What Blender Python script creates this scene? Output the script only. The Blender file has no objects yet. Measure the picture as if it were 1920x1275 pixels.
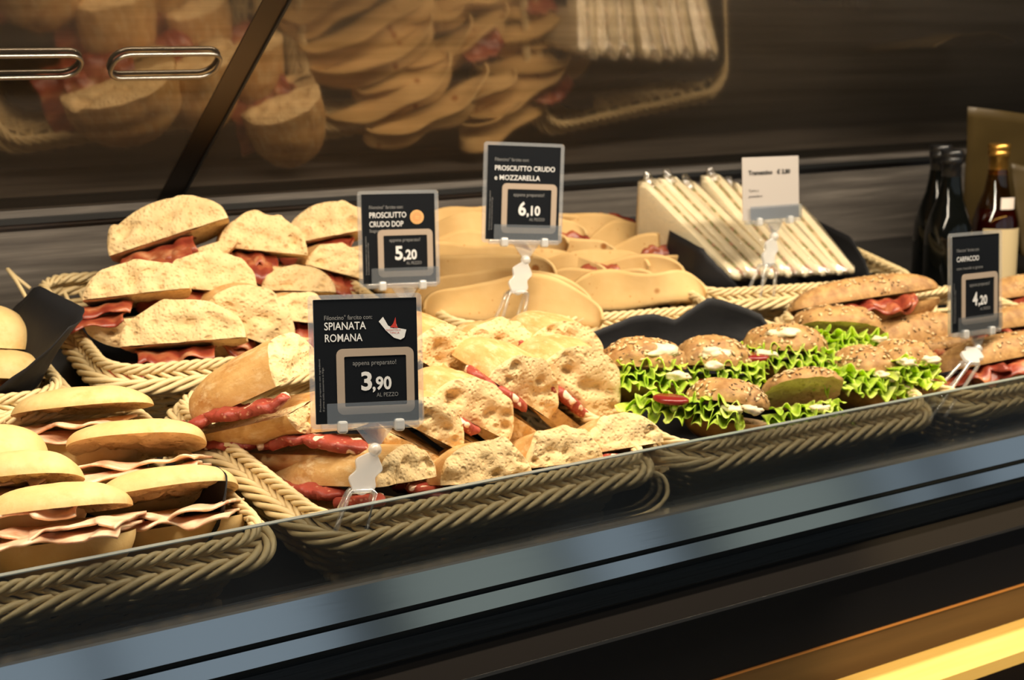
import bpy, math, random
from mathutils import Vector, Matrix, noise
R = math.radians
sc = bpy.context.scene
COL = sc.collection

# ------------------------------------------------------------------ camera
YAW, PITCH, FPX = 35.2, 11.07, 3000.0
cam_d = bpy.data.cameras.new('camera')
cam = bpy.data.objects.new('camera', cam_d)
COL.objects.link(cam)
CAM = Vector((0, -1.24, .495))
cam.location = CAM
cam.rotation_euler = (R(90 - PITCH), 0, R(-YAW))
cam_d.sensor_width = 36
cam_d.lens = FPX / 1920 * 36
cam_d.clip_start = .05
cam_d.dof.use_dof = True
cam_d.dof.focus_distance = 1.42
cam_d.dof.aperture_fstop = 9
sc.camera = cam

# ------------------------------------------------------------------ world, lights, exposure
sc.view_settings.view_transform = 'Standard'
sc.view_settings.look = 'None'
sc.view_settings.gamma = 1
sc.view_settings.use_curve_mapping = False
sc.view_settings.exposure = 0.0
w = bpy.data.worlds.new('world')
sc.world = w
w.use_nodes = True
w.node_tree.nodes['Background'].inputs[0].default_value = (.30, .36, .45, 1)
w.node_tree.nodes['Background'].inputs[1].default_value = .17


def area(name, loc, rot, sx, sy, power, col):
    l = bpy.data.lights.new(name, 'AREA')
    l.shape = 'RECTANGLE'
    l.size, l.size_y, l.energy, l.color = sx, sy, power, col
    o = bpy.data.objects.new(name, l)
    o.location, o.rotation_euler = loc, rot
    COL.objects.link(o)
    return o


# warm strip lamp under the front canopy of the case, warm lamp of the shop ceiling in front of the counter
area('canopy_strip_lamp', (1.15, -.14, .80), (R(28), 0, 0), 2.6, .06, 31, (1, .86, .66))
area('shop_ceiling_lamp', (1.6, -1.0, 1.7), (R(20), 0, 0), .8, .3, 12, (1, .86, .66))
_s = bpy.data.lights.new('added_rail_spot', 'SPOT')  # narrow spot added to brighten the wooden tray rail
_s.energy, _s.color, _s.spot_size, _s.spot_blend, _s.shadow_soft_size = 330, (1, .78, .42), R(15), .5, .03
_so = bpy.data.objects.new('added_rail_spot', _s)
_so.location = (1.9, -1.6, 1.9)
_so.rotation_euler = (Vector((1.55, -.10, -.24)) - _so.location).to_track_quat('-Z', 'Y').to_euler()
COL.objects.link(_so)

# ------------------------------------------------------------------ geometry of the place
TS = math.tan(R(10))


def shelf_z(y): return -.015 + TS * y


_F = Vector((math.sin(R(YAW)) * math.cos(R(PITCH)), math.cos(R(YAW)) * math.cos(R(PITCH)), -math.sin(R(PITCH))))
_R = Vector((math.cos(R(YAW)), -math.sin(R(YAW)), 0))
_U = _R.cross(_F)


def at(px, py, Y):
    """point of the photograph on the upright plane at depth Y of the case"""
    d = _F * FPX + _R * (px - 960) + _U * (637.5 - py)
    return CAM + d * ((Y - CAM.y) / d.y)


# ------------------------------------------------------------------ materials
class N:
    def __init__(s, name):
        s.m = bpy.data.materials.new(name)
        s.m.use_nodes = True
        s.t = s.m.node_tree
        s.b = s.t.nodes['Principled BSDF']
        s.out = s.t.nodes['Material Output']
        s.tc = None

    def n(s, typ, **kw):
        x = s.t.nodes.new(typ)
        for k, v in kw.items():
            if hasattr(x, k): setattr(x, k, v)
            else: x.inputs[k.replace('_', ' ')].default_value = v
        return x

    def l(s, a, b): s.t.links.new(a, b)

    def co(s, scale=(1, 1, 1)):
        if s.tc is None: s.tc = s.n('ShaderNodeTexCoord')
        if scale == (1, 1, 1): return s.tc.outputs['Object']
        m = s.n('ShaderNodeMapping')
        m.inputs['Scale'].default_value = scale
        s.l(s.tc.outputs['Object'], m.inputs[0])
        return m.outputs[0]

    def noise(s, scale, detail=3, rough=.55, stretch=(1, 1, 1)):
        x = s.n('ShaderNodeTexNoise')
        x.inputs['Scale'].default_value = scale
        x.inputs['Detail'].default_value = detail
        x.inputs['Roughness'].default_value = rough
        s.l(s.co(stretch), x.inputs['Vector'])
        return x.outputs[0]

    def voro(s, scale, feature='F1', stretch=(1, 1, 1), rnd=1):
        x = s.n('ShaderNodeTexVoronoi', feature=feature)
        x.inputs['Scale'].default_value = scale
        x.inputs['Randomness'].default_value = rnd
        s.l(s.co(stretch), x.inputs['Vector'])
        return x.outputs[0]

    def ramp(s, fac, stops):
        x = s.n('ShaderNodeValToRGB')
        e = x.color_ramp.elements
        while len(e) < len(stops): e.new(.5)
        for i, (p, c) in enumerate(stops):
            e[i].position = p
            e[i].color = tuple(c) + (1,) if len(c) == 3 else c
        s.l(fac, x.inputs[0])
        return x.outputs[0]

    def mix(s, fac, a, b):
        x = s.n('ShaderNodeMix', data_type='RGBA')
        for sock, v in ((x.inputs[0], fac), (x.inputs[6], a), (x.inputs[7], b)):
            if isinstance(v, (int, float)): sock.default_value = v
            elif isinstance(v, tuple): sock.default_value = v + (1,)
            else: s.l(v, sock)
        return x.outputs[2]

    def math(s, op, a, b=0.0):
        x = s.n('ShaderNodeMath', operation=op)
        for i, v in enumerate((a, b)):
            if isinstance(v, (int, float)): x.inputs[i].default_value = v
            else: s.l(v, x.inputs[i])
        return x.outputs[0]

    def bump(s, h, strength, dist=.002):
        x = s.n('ShaderNodeBump')
        x.inputs['Strength'].default_value = strength
        x.inputs['Distance'].default_value = dist
        s.l(h, x.inputs['Height'])
        s.l(x.outputs[0], s.b.inputs['Normal'])
        return x.outputs[0]

    def col(s, c):
        if isinstance(c, tuple): s.b.inputs['Base Color'].default_value = c + (1,)
        else: s.l(c, s.b.inputs['Base Color'])
        return s

    def pr(s, rough=.5, metal=0, spec=.5, sss=0, coat=0, rad=(.004, .002, .001)):
        s.b.inputs['Roughness'].default_value = rough
        s.b.inputs['Metallic'].default_value = metal
        s.b.inputs['Specular IOR Level'].default_value = spec
        if sss:
            s.b.inputs['Subsurface Weight'].default_value = sss
            s.b.inputs['Subsurface Radius'].default_value = rad
            s.b.inputs['Subsurface Scale'].default_value = 1
        s.b.inputs['Coat Weight'].default_value = coat
        return s


M = {}


def simple(name, c, **kw):
    x = N(name)
    x.col(c).pr(**kw)
    M[name] = x.m
    return x


def see_through(name, tint, gloss, rough=.05, bump=0, diffuse=0):
    """thin clear sheet: tinted transparency, a fresnel-weighted reflection, optionally a milky share"""
    x = N(name)
    tr = x.n('ShaderNodeBsdfTransparent')
    tr.inputs[0].default_value = tint + (1,)
    gl = x.n('ShaderNodeBsdfGlossy')
    gl.inputs['Roughness'].default_value = rough
    gl.inputs[0].default_value = (1, 1, 1, 1)
    lw = x.n('ShaderNodeLayerWeight')
    lw.inputs[0].default_value = .35
    f = x.math('MULTIPLY', lw.outputs['Fresnel'], gloss * 2)
    f = x.math('ADD', f, gloss * .5)
    f = x.math('MINIMUM', f, .9)
    base = tr.outputs[0]
    if diffuse:
        df = x.n('ShaderNodeBsdfDiffuse')
        df.inputs[0].default_value = (.9, .9, .88, 1)
        mx0 = x.n('ShaderNodeMixShader')
        mx0.inputs[0].default_value = diffuse
        x.l(base, mx0.inputs[1]); x.l(df.outputs[0], mx0.inputs[2])
        base = mx0.outputs[0]
    if bump:
        b = x.n('ShaderNodeBump')
        b.inputs['Strength'].default_value = bump
        b.inputs['Distance'].default_value = .003
        x.l(x.noise(90, 3), b.inputs['Height'])
        x.l(b.outputs[0], gl.inputs['Normal'])
    mx = x.n('ShaderNodeMixShader')
    x.l(f, mx.inputs[0]); x.l(base, mx.inputs[1]); x.l(gl.outputs[0], mx.inputs[2])
    x.l(mx.outputs[0], x.out.inputs[0])
    M[name] = x.m


# bread
def crumb(name, lo, hi):
    x = N(name)
    v = x.voro(230, 'SMOOTH_F1')
    v2 = x.voro(75, 'SMOOTH_F1', (1, 1, 1.3))
    n1 = x.noise(420, 4, .7)
    n2 = x.noise(45, 3)
    big = x.ramp(v2, [(.08, (0, 0, 0)), (.26, (1, 1, 1))])
    sm = x.ramp(v, [(.1, (0, 0, 0)), (.42, (1, 1, 1))])
    h = x.math('ADD', x.math('MULTIPLY', big, 1.1), x.math('ADD', x.math('MULTIPLY', sm, .55), x.math('MULTIPLY', n1, .5)))
    mid = tuple((a + b) / 2 for a, b in zip(lo, hi))
    c = x.mix(x.ramp(n2, [(.3, (0, 0, 0)), (.7, (1, 1, 1))]), mid, hi)
    c = x.mix(x.math('MULTIPLY', x.math('SUBTRACT', 1, big), .5), c, lo)  # holes and pores tinted darker, their shade put into the colour
    c = x.mix(x.math('MULTIPLY', x.math('SUBTRACT', 1, sm), .30), c, lo)
    x.col(c).pr(.85, spec=.15, sss=.0)
    x.bump(h, .75, .0022)
    M[name] = x.m


def crust(name, a, b, dark, scale=60, flour=None, stretch=(1, 1, 1)):
    x = N(name)
    c = x.mix(x.ramp(x.noise(scale, 4, .6, stretch), [(.35, (0, 0, 0)), (.65, (1, 1, 1))]), a, b)
    c = x.mix(x.ramp(x.noise(28, 4, .65), [(.55, (0, 0, 0)), (.75, (1, 1, 1))]), c, dark)
    if flour: c = x.mix(x.ramp(x.noise(110, 5, .7, (1, .35, 1)), [(.5, (0, 0, 0)), (.72, (1, 1, 1))]), c, flour)
    x.col(c).pr(.55, spec=.3)
    x.bump(x.noise(scale * 3, 4, .6), .35, .002)
    M[name] = x.m


crumb('bread_crumb', (.58, .36, .14), (.90, .68, .37))
crust('bread_crust', (.60, .33, .11), (.74, .47, .19), (.46, .20, .05), 60, (.82, .62, .34), (1, .3, 1))
crumb('bun_crumb', (.58, .37, .13), (.80, .58, .28))
crust('bun_crust', (.72, .48, .19), (.80, .58, .27), (.66, .40, .13), 25)
crumb('rye_crumb', (.40, .25, .11), (.70, .50, .28))
crust('rye_crust', (.30, .15, .05), (.52, .30, .11), (.15, .07, .025), 70)
simple('pale_seed', (.66, .46, .23), rough=.6)
simple('brown_seed', (.10, .055, .02), rough=.5)
x = N('flatbread')
c = x.mix(x.ramp(x.noise(14, 3), [(.35, (0, 0, 0)), (.7, (1, 1, 1))]), (.62, .39, .15), (.72, .49, .22))
c = x.mix(x.ramp(x.voro(26), [(.10, (1, 1, 1)), (.17, (0, 0, 0))]), c, (.36, .14, .035))
c = x.mix(x.ramp(x.voro(70), [(.07, (1, 1, 1)), (.12, (0, 0, 0))]), c, (.55, .28, .09))
x.col(c).pr(.7, spec=.2); x.bump(x.noise(120, 3), .2); M['flatbread'] = x.m
x = N('soft_white_bread')
c = x.mix(x.noise(60, 3), (.80, .67, .44), (.92, .81, .60))
x.col(c).pr(.8, spec=.2); x.bump(x.noise(400, 3), .3); M['soft_white_bread'] = x.m
x = N('spread_filling')
c = x.ramp(x.noise(70, 3, .6), [(.35, (.72, .56, .34)), (.5, (.55, .38, .2)), (.56, (.16, .22, .05)), (.62, (.5, .26, .16))])
x.col(c).pr(.5); M['spread_filling'] = x.m
# fillings
x = N('cured_ham')
c = x.ramp(x.noise(22, 4, .6, (1, 2.2, 1)), [(.30, (.13, .016, .010)), (.47, (.27, .045, .022)), (.58, (.40, .12, .05)), (.70, (.64, .38, .20))])
x.col(c).pr(.32, spec=.5, sss=.25, rad=(.006, .002, .001)); x.bump(x.noise(140, 3), .25, .001); M['cured_ham'] = x.m
x = N('salami')
fat = x.ramp(x.voro(50), [(.24, (1, 1, 1)), (.29, (0, 0, 0))])
fat2 = x.ramp(x.voro(150), [(.16, (1, 1, 1)), (.24, (0, 0, 0))])
c = x.mix(x.noise(60, 3), (.25, .028, .020), (.42, .085, .05))
c = x.mix(x.math('MULTIPLY', fat2, .5), c, (.70, .38, .24))
c = x.mix(fat, c, (.84, .62, .45))
x.col(c).pr(.42, spec=.4, sss=.15); x.bump(x.noise(170, 4, .7), .6, .0015); M['salami'] = x.m
x = N('roast_ham')
c = x.ramp(x.noise(26, 4, .6, (1, 1.8, 1)), [(.28, (.50, .22, .11)), (.42, (.76, .45, .28)), (.58, (.84, .60, .41)), (.74, (.78, .50, .27))])
x.col(c).pr(.4, spec=.4, sss=.25, rad=(.006, .003, .002)); x.bump(x.noise(120, 3), .25, .001); M['roast_ham'] = x.m
x = N('mortadella')
c = x.mix(x.ramp(x.voro(70), [(.18, (1, 1, 1)), (.25, (0, 0, 0))]), (.72, .40, .30), (.86, .70, .54))
x.col(c).pr(.4, sss=.2); M['mortadella'] = x.m
x = N('lettuce')
c = x.ramp(x.noise(50, 4, .6), [(.3, (.24, .40, .02)), (.5, (.42, .62, .06)), (.7, (.66, .78, .2))])
x.col(c).pr(.4, spec=.3, sss=.5, rad=(.004, .006, .001)); x.bump(x.noise(200, 3), .4, .001); M['lettuce'] = x.m
simple('soft_cheese', (.74, .62, .42), rough=.45, sss=.2)
simple('tomato', (.20, .012, .010), rough=.25)
# baskets and paper
x = N('wicker')
c = x.mix(x.noise(40, 3), (.64, .48, .24), (.77, .61, .34))
x.col(c).pr(.45, spec=.4); M['wicker'] = x.m
x = N('black_paper')
x.col((.012, .012, .014)).pr(.6, spec=.3); x.bump(x.noise(60, 2), .2, .002); M['black_paper'] = x.m
# signs
see_through('clear_acrylic', (.93, .93, .93), .14, .12, diffuse=.11)
see_through('flap_acrylic', (.80, .83, .86), .12, .18, diffuse=.05)
see_through('milky_plastic', (.9, .9, .9), .12, .2, diffuse=.42)
simple('black_card', (.006, .007, .009), rough=.4, spec=.15)
simple('white_card', (.42, .38, .35), rough=.6)
simple('tan_print', (.34, .27, .21), rough=.4)
simple('white_ink', (.62, .62, .62), rough=.5)
simple('grey_ink', (.20, .20, .20), rough=.5)
simple('dark_ink', (.03, .03, .03), rough=.5)
simple('red_ink', (.42, .03, .02), rough=.5)
simple('orange_ink', (.66, .27, .10), rough=.5)
simple('ochre_ink', (.66, .42, .16), rough=.5)
# the case
x = simple('steel', (.44, .47, .49), rough=.12, metal=1)
x.bump(x.noise(6, 2, .5, (1, 30, 30)), .04)
simple('reflected_rim_metal', (.34, .32, .29), rough=.32, metal=1)
simple('steel_edge', (.75, .73, .68), rough=.25, metal=1)
simple('black_rubber', (.008, .008, .008), rough=.5)
simple('black_lacquer', (.006, .006, .008), rough=.12, spec=.5)
simple('smoked_glass', (.02, .017, .015), rough=.06, spec=.9)
x = N('brushed_dark_panel')
n = x.noise(9, 5, .65, (.35, 6, 9))
c = x.ramp(n, [(.3, (.06, .052, .047)), (.55, (.12, .105, .092)), (.75, (.21, .185, .16))])
x.col(c).pr(.38, spec=.5); x.bump(n, .1); M['brushed_dark_panel'] = x.m
x = N('dark_shelf')
x.col(x.mix(x.noise(8, 4, .6, (.4, 6, 6)), (.014, .014, .015), (.035, .033, .031))).pr(.3); M['dark_shelf'] = x.m
x = N('tinted_mirror')
c = x.ramp(x.noise(5, 4, .6, (.3, 5, 9)), [(.3, (.21, .175, .135)), (.7, (.34, .29, .24))])
x.col(c).pr(.07, metal=.80); M['tinted_mirror'] = x.m
x = simple('joint_metal', (.10, .085, .075), rough=.35, metal=1)
see_through('front_glass', (.52, .54, .55), .20, .03)
simple('glass_edge', (.20, .23, .22), rough=.3, spec=.5)
x = N('pale_wood')
n = x.noise(14, 4, .6, (.4, 8, 8))
x.col(x.mix(n, (.78, .48, .12), (.90, .64, .24))).pr(.4); M['pale_wood'] = x.m
x = N('brown_wood')
n = x.noise(14, 4, .6, (.4, 8, 8))
x.col(x.mix(n, (.045, .020, .008), (.10, .05, .02))).pr(.45); M['brown_wood'] = x.m
simple('lit_wood_edge', (.45, .19, .05), rough=.4)
# bottles
simple('dark_bottle_glass', (.003, .0035, .003), rough=.08, spec=.45)
simple('black_foil', (.01, .01, .011), rough=.3)
simple('gold_foil', (.62, .33, .07), rough=.3, metal=.9)
simple('amber_wine', (.05, .006, .003), rough=.08, spec=.6)
see_through('clear_bottle_glass', (.55, .42, .22), .12, .05)
simple('bottle_label', (.62, .48, .26), rough=.6)
simple('white_tag', (.85, .72, .62), rough=.6)
x = N('gold_paper')
x.col(x.mix(x.noise(12, 3), (.055, .034, .010), (.085, .055, .015))).pr(.45, spec=.5); M['gold_paper'] = x.m
see_through('cling_film', (.97, .97, .96), .24, .12, bump=1)
simple('room_wall', (.10, .10, .11), rough=.7)
simple('room_floor', (.22, .21, .20), rough=.4)
x = N('daylight_window')
em = x.n('ShaderNodeEmission')
em.inputs[0].default_value = (.70, .84, .95, 1)
em.inputs[1].default_value = 0.5
x.l(em.outputs[0], x.out.inputs[0]); M['daylight_window'] = x.m
x = N('hazy_daylight_window')
em = x.n('ShaderNodeEmission')
em.inputs[0].default_value = (.80, .90, .80, 1)
em.inputs[1].default_value = .38
x.l(em.outputs[0], x.out.inputs[0]); M['hazy_daylight_window'] = x.m
x = N('ceiling_lamp_glow')
em = x.n('ShaderNodeEmission')
em.inputs[0].default_value = (1, .93, .85, 1)
em.inputs[1].default_value = 6
x.l(em.outputs[0], x.out.inputs[0]); M['ceiling_lamp_glow'] = x.m


# ------------------------------------------------------------------ mesh helpers
class MB:
    def __init__(s): s.v, s.f, s.mi, s.mats = [], [], [], []

    def slot(s, mat):
        if mat not in s.mats: s.mats.append(mat)
        return s.mats.index(mat)

    def add(s, vs, fs, mat):
        k = s.slot(mat)
        o = len(s.v)
        s.v += [tuple(p) for p in vs]
        s.f += [tuple(i + o for i in f) for f in fs]
        s.mi += [k] * len(fs)

    def xf(s, m, start=0):
        for i in range(start, len(s.v)): s.v[i] = tuple(m @ Vector(s.v[i]))
        return s

    def box(s, c, d, mat, rot=None):
        hx, hy, hz = d[0] / 2, d[1] / 2, d[2] / 2
        vs = [Vector((x, y, z)) for x in (-hx, hx) for y in (-hy, hy) for z in (-hz, hz)]
        if rot: vs = [rot @ p for p in vs]
        vs = [p + Vector(c) for p in vs]
        s.add(vs, [(0, 1, 3, 2), (4, 6, 7, 5), (0, 4, 5, 1), (2, 3, 7, 6), (0, 2, 6, 4), (1, 5, 7, 3)], mat)

    def tube(s, pts, r, mat, n=6, closed=False, cap=True):
        pts = [Vector(p) for p in pts]
        m = len(pts)
        vs, fs = [], []
        for i, p in enumerate(pts):
            a = pts[(i + 1) % m] if closed or i < m - 1 else p
            b = pts[i - 1] if closed or i > 0 else p
            t = (a - b).normalized()
            up = Vector((0, 0, 1)) if abs(t.z) < .9 else Vector((1, 0, 0))
            u = t.cross(up).normalized()
            q = u.cross(t)
            rr = r[i] if isinstance(r, (list, tuple)) else r
            for k in range(n):
                a = 2 * math.pi * k / n
                vs.append(p + (u * math.cos(a) + q * math.sin(a)) * rr)
        for i in range(m if closed else m - 1):
            j = (i + 1) % m
            for k in range(n):
                l = (k + 1) % n
                fs.append((i * n + k, i * n + l, j * n + l, j * n + k))
        if cap and not closed:
            fs.append(tuple(range(n))[::-1])
            fs.append(tuple((m - 1) * n + k for k in range(n)))
        s.add(vs, fs, mat)

    def grid(s, fn, nu, nv, mat, wrap=False):
        vs = [fn(i / nu, j / nv) for j in range(nv + 1) for i in range(nu + (0 if wrap else 1))]
        k = nu if wrap else nu + 1
        fs = []
        for j in range(nv):
            for i in range(nu):
                a, b = i, (i + 1) % k
                fs.append((j * k + a, j * k + b, (j + 1) * k + b, (j + 1) * k + a))
        s.add(vs, fs, mat)

    def lathe(s, prof, mat, n=28, c=(0, 0, 0)):
        s.grid(lambda u, v: (c[0] + prof[round(v * (len(prof) - 1))][0] * math.cos(2 * math.pi * u),
                             c[1] + prof[round(v * (len(prof) - 1))][0] * math.sin(2 * math.pi * u),
                             c[2] + prof[round(v * (len(prof) - 1))][1]), n, len(prof) - 1, mat, True)

    def mesh(s, name, smooth=True):
        me = bpy.data.meshes.new(name)
        me.from_pydata(s.v, [], s.f)
        for m in s.mats: me.materials.append(M[m])
        me.polygons.foreach_set('material_index', s.mi)
        if smooth: me.polygons.foreach_set('use_smooth', [True] * len(s.f))
        me.update()
        return me


def obj(name, mb, parent=None, smooth=True, solid=0, bevel=0):
    me = mb if isinstance(mb, bpy.types.Mesh) else mb.mesh(name, smooth)
    o = bpy.data.objects.new(name, me)
    COL.objects.link(o)
    if parent: o.parent = parent
    if solid:
        d = o.modifiers.new('thickness', 'SOLIDIFY')
        d.thickness = solid
        d.offset = 0
    if bevel:
        d = o.modifiers.new('edge', 'BEVEL')
        d.width = bevel
        d.segments = 2
    return o


def thing(name, label, cat, mat=None, group=None):
    o = bpy.data.objects.new(name, None)
    o.empty_display_size = .02
    COL.objects.link(o)
    if mat is not None: o.matrix_world = mat
    tag(o, label, cat, group)
    return o


def tag(o, label, cat, group=None):
    o['label'], o['category'] = label, cat
    if group: o['group'] = group
    return o


def struct(name, mb, smooth=False):
    o = obj(name, mb, smooth=smooth)
    o['kind'] = 'structure'
    return o


def nz(x, y, z, s=0): return noise.noise(Vector((x + s * 7.31, y + s * 3.7, z - s * 5.1)))


def view_mat(px, py, Y, yaw=0, roll=0, pitch=0):
    """stands at a point of the photograph; yaw about the upright, roll in the plane facing the customer"""
    return (Matrix.Translation(at(px, py, Y)) @ Matrix.Rotation(R(-YAW), 4, 'Z') @ Matrix.Rotation(R(roll), 4, 'Y')
            @ Matrix.Rotation(R(yaw), 4, 'Z') @ Matrix.Rotation(R(-pitch), 4, 'X'))


# ------------------------------------------------------------------ the shop around the case
mb = MB(); mb.box((3, -1.5, -1.05), (13, 7, .1), 'room_floor'); struct('floor', mb)
mb = MB(); mb.box((3, -4.6, .6), (13, .1, 3.4), 'room_wall'); struct('wall_front', mb)
mb = MB(); mb.box((3, 1.45, .6), (13, .1, 3.4), 'room_wall'); struct('wall_back', mb)
mb = MB(); mb.box((-3.55, -1.5, .6), (.1, 7, 3.4), 'room_wall'); struct('wall_left', mb)
mb = MB(); mb.box((9.55, -1.5, .6), (.1, 7, 3.4), 'room_wall'); struct('wall_right', mb)
mb = MB(); mb.box((3, -1.5, 2.35), (13, 7, .1), 'room_wall'); struct('ceiling', mb)
for k, (x0, x1, z0, z1) in enumerate(((-3.0, -2.1, -.3, 1.6), (-1.95, -1.0, -.3, 1.6), (-.75, .1, -.2, 1.7), (.2, .75, -.2, 1.7), (1.0, 1.9, -.2, 1.7), (2.0, 2.9, -.2, 1.7), (3.2, 4.0, -.2, 1.6), (4.15, 4.6, -.2, 1.6), (4.9, 5.9, -.2, 1.7), (6.1, 6.4, -.2, 1.7), (6.7, 8.2, -.2, 1.6))):
    mb = MB(); mb.box(((x0 + x1) / 2, -4.54, (z0 + z1) / 2), (x1 - x0, .02, z1 - z0), 'hazy_daylight_window' if k in (3, 6, 8) else 'daylight_window')
    struct('window_%d' % (k + 1), mb)

# ------------------------------------------------------------------ the display case
X0, X1 = -.35, 3.1
XM, XL = (X0 + X1) / 2, X1 - X0
YF = -.07
case = thing('display_case', 'long dark refrigerated counter with mirrored canopy, low front glass and steel trim', 'display case')
mb = MB()
mb.add([(X0, YF, shelf_z(YF)), (X1, YF, shelf_z(YF)), (X1, .76, shelf_z(.76)), (X0, .76, shelf_z(.76)),
        (X0, YF, shelf_z(YF) - .03), (X1, YF, shelf_z(YF) - .03), (X1, .76, shelf_z(.76) - .03), (X0, .76, shelf_z(.76) - .03)],
       [(0, 1, 2, 3), (7, 6, 5, 4), (0, 4, 5, 1), (1, 5, 6, 2), (2, 6, 7, 3), (3, 7, 4, 0)], 'dark_shelf')
obj('shelf', mb, case, False)
MY, MZ, MA = .74, .2715, 52
mb = MB(); mb.box((XM, MY + .012, (MZ + shelf_z(MY)) / 2), (XL, .02, MZ - shelf_z(MY) + .03), 'brushed_dark_panel')
obj('rear_panel', mb, case, False)
mb = MB(); mb.box((XM, MY - .004, MZ - .014), (XL, .012, .007), 'black_rubber')
mb.box((XM, MY - .002, MZ - .0205), (XL, .008, .004), 'joint_metal')
obj('rear_moulding', mb, case, False)
mup = Vector((0, -math.sin(R(MA)), math.cos(R(MA))))
mn = Vector((0, -math.cos(R(MA)), -math.sin(R(MA))))
XJ = at(340, 373, MY).x


def mirror_sheet(xa, xb, name, mat='tinted_mirror', off=0., th=.006):
    mb = MB()
    o = Vector((0, MY, MZ)) + mn * off
    vs = []
    for d in (0, -th):
        for x, s in ((xa, 0), (xb, 0), (xb, .62), (xa, .62)):
            vs.append(o + Vector((x, 0, 0)) + mup * s + mn * d)
    mb.add(vs, [(0, 1, 2, 3), (7, 6, 5, 4), (0, 4, 5, 1), (1, 5, 6, 2), (2, 6, 7, 3), (3, 7, 4, 0)], mat)
    return obj(name, mb, case, False)


mirror_sheet(X0, XJ - .034, 'mirror_panel')
mirror_sheet(XJ, X1, 'mirror_panel')
mirror_sheet(XJ - .034, XJ, 'mirror_joint', 'joint_metal', .001)
mirror_sheet(XJ - .003, XJ, 'joint_seam', 'black_rubber', .003, .004)
# steel loops added on the mirrors, standing in for reflected tray rims
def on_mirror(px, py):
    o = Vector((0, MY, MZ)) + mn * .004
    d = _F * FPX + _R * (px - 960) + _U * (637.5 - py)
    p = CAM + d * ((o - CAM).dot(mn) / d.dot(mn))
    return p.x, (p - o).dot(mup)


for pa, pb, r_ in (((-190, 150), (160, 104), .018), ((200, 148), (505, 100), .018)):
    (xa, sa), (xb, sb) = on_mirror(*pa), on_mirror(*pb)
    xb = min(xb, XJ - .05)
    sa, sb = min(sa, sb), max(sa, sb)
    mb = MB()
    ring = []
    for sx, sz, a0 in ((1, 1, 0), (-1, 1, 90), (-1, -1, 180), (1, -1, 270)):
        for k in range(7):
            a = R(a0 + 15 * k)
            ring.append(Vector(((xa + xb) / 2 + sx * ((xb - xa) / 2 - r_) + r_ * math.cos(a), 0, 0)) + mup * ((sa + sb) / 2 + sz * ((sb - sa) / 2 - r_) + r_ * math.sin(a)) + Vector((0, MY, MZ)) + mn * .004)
    mb.tube(ring, .0026, 'reflected_rim_metal', 8, True)
    obj('reflected_tray_rim', mb, case)
# canopy that carries the strip lamp
mb = MB(); mb.box((XM, .02, .84), (XL, .46, .05), 'black_lacquer'); obj('canopy', mb, case, False)
mb = MB()
mb.box((XM, YF + .008, .049), (XL, .006, .068), 'front_glass'); obj('front_glass', mb, case, False)
mb = MB(); mb.box((XM, YF + .008, .0835), (XL, .0064, .0010), 'glass_edge'); obj('glass_edge', mb, case, False)


def profile(name, pts, mat, smooth=False):
    mb = MB()
    n = len(pts)
    vs = [(x, y, z) for x in (X0, X1) for y, z in pts]
    fs = [(i, (i + 1) % n, n + (i + 1) % n, n + i) for i in range(n)] + [tuple(range(n))[::-1], tuple(range(n, 2 * n))]
    mb.add(vs, fs, mat)
    return obj(name, mb, case, smooth)


profile('steel_trim', [(YF - .004, .0165), (YF - .013, -.0105), (YF + .012, -.0105), (YF + .012, .0165)], 'steel')
profile('trim_highlight', [(YF - .0045, .0175), (YF - .0055, .0155), (YF + .01, .0155), (YF + .01, .0175)], 'steel_edge')
profile('black_seal', [(YF - .008, -.0105), (YF - .008, -.0172), (YF + .02, -.0172), (YF + .02, -.0105)], 'black_rubber')
profile('steel_rail', [(YF - .012, -.0165), (YF - .016, -.0312), (YF + .02, -.0312), (YF + .02, -.0165)], 'steel')
profile('black_seal', [(YF - .009, -.031), (YF - .009, -.0402), (YF + .02, -.0402), (YF + .02, -.031)], 'black_rubber')
profile('lower_steel_rail', [(YF - .012, -.040), (YF - .020, -.0555), (YF + .02, -.0555), (YF + .02, -.040)], 'steel')
profile('smoked_glass_band', [(YF - .012, -.0555), (YF - .030, -.0860), (YF + .02, -.0860), (YF + .02, -.0555)], 'smoked_glass')
profile('band_lip', [(YF - .030, -.0855), (YF - .031, -.0885), (YF + .02, -.0885), (YF + .02, -.0855)], 'joint_metal')
profile('front_panel', [(YF - .005, -.0885), (YF - .005, -.1755), (YF + .03, -.1755), (YF + .03, -.0885)], 'black_lacquer')
profile('wood_edge', [(YF - .007, -.1745), (YF - .007, -.1765), (YF + .03, -.1765), (YF + .03, -.1745)], 'lit_wood_edge')  # lit top edge of the shaded panel, painted as an orange strip
profile('wood_panel', [(YF - .004, -.1765), (YF - .004, -.2225), (YF + .03, -.2225), (YF + .03, -.1765)], 'brown_wood')
profile('tray_rail', [(YF + .03, -.2215), (-.141, -.2215), (-.141, -.236), (YF + .03, -.236)], 'pale_wood')
profile('counter_base', [(YF - .03, -.236), (YF - .03, -1.0), (.74, -1.0), (.74, -.236)], 'brown_wood')


# ------------------------------------------------------------------ wicker baskets
BW, BD, BH = .405, .345, .084


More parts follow.
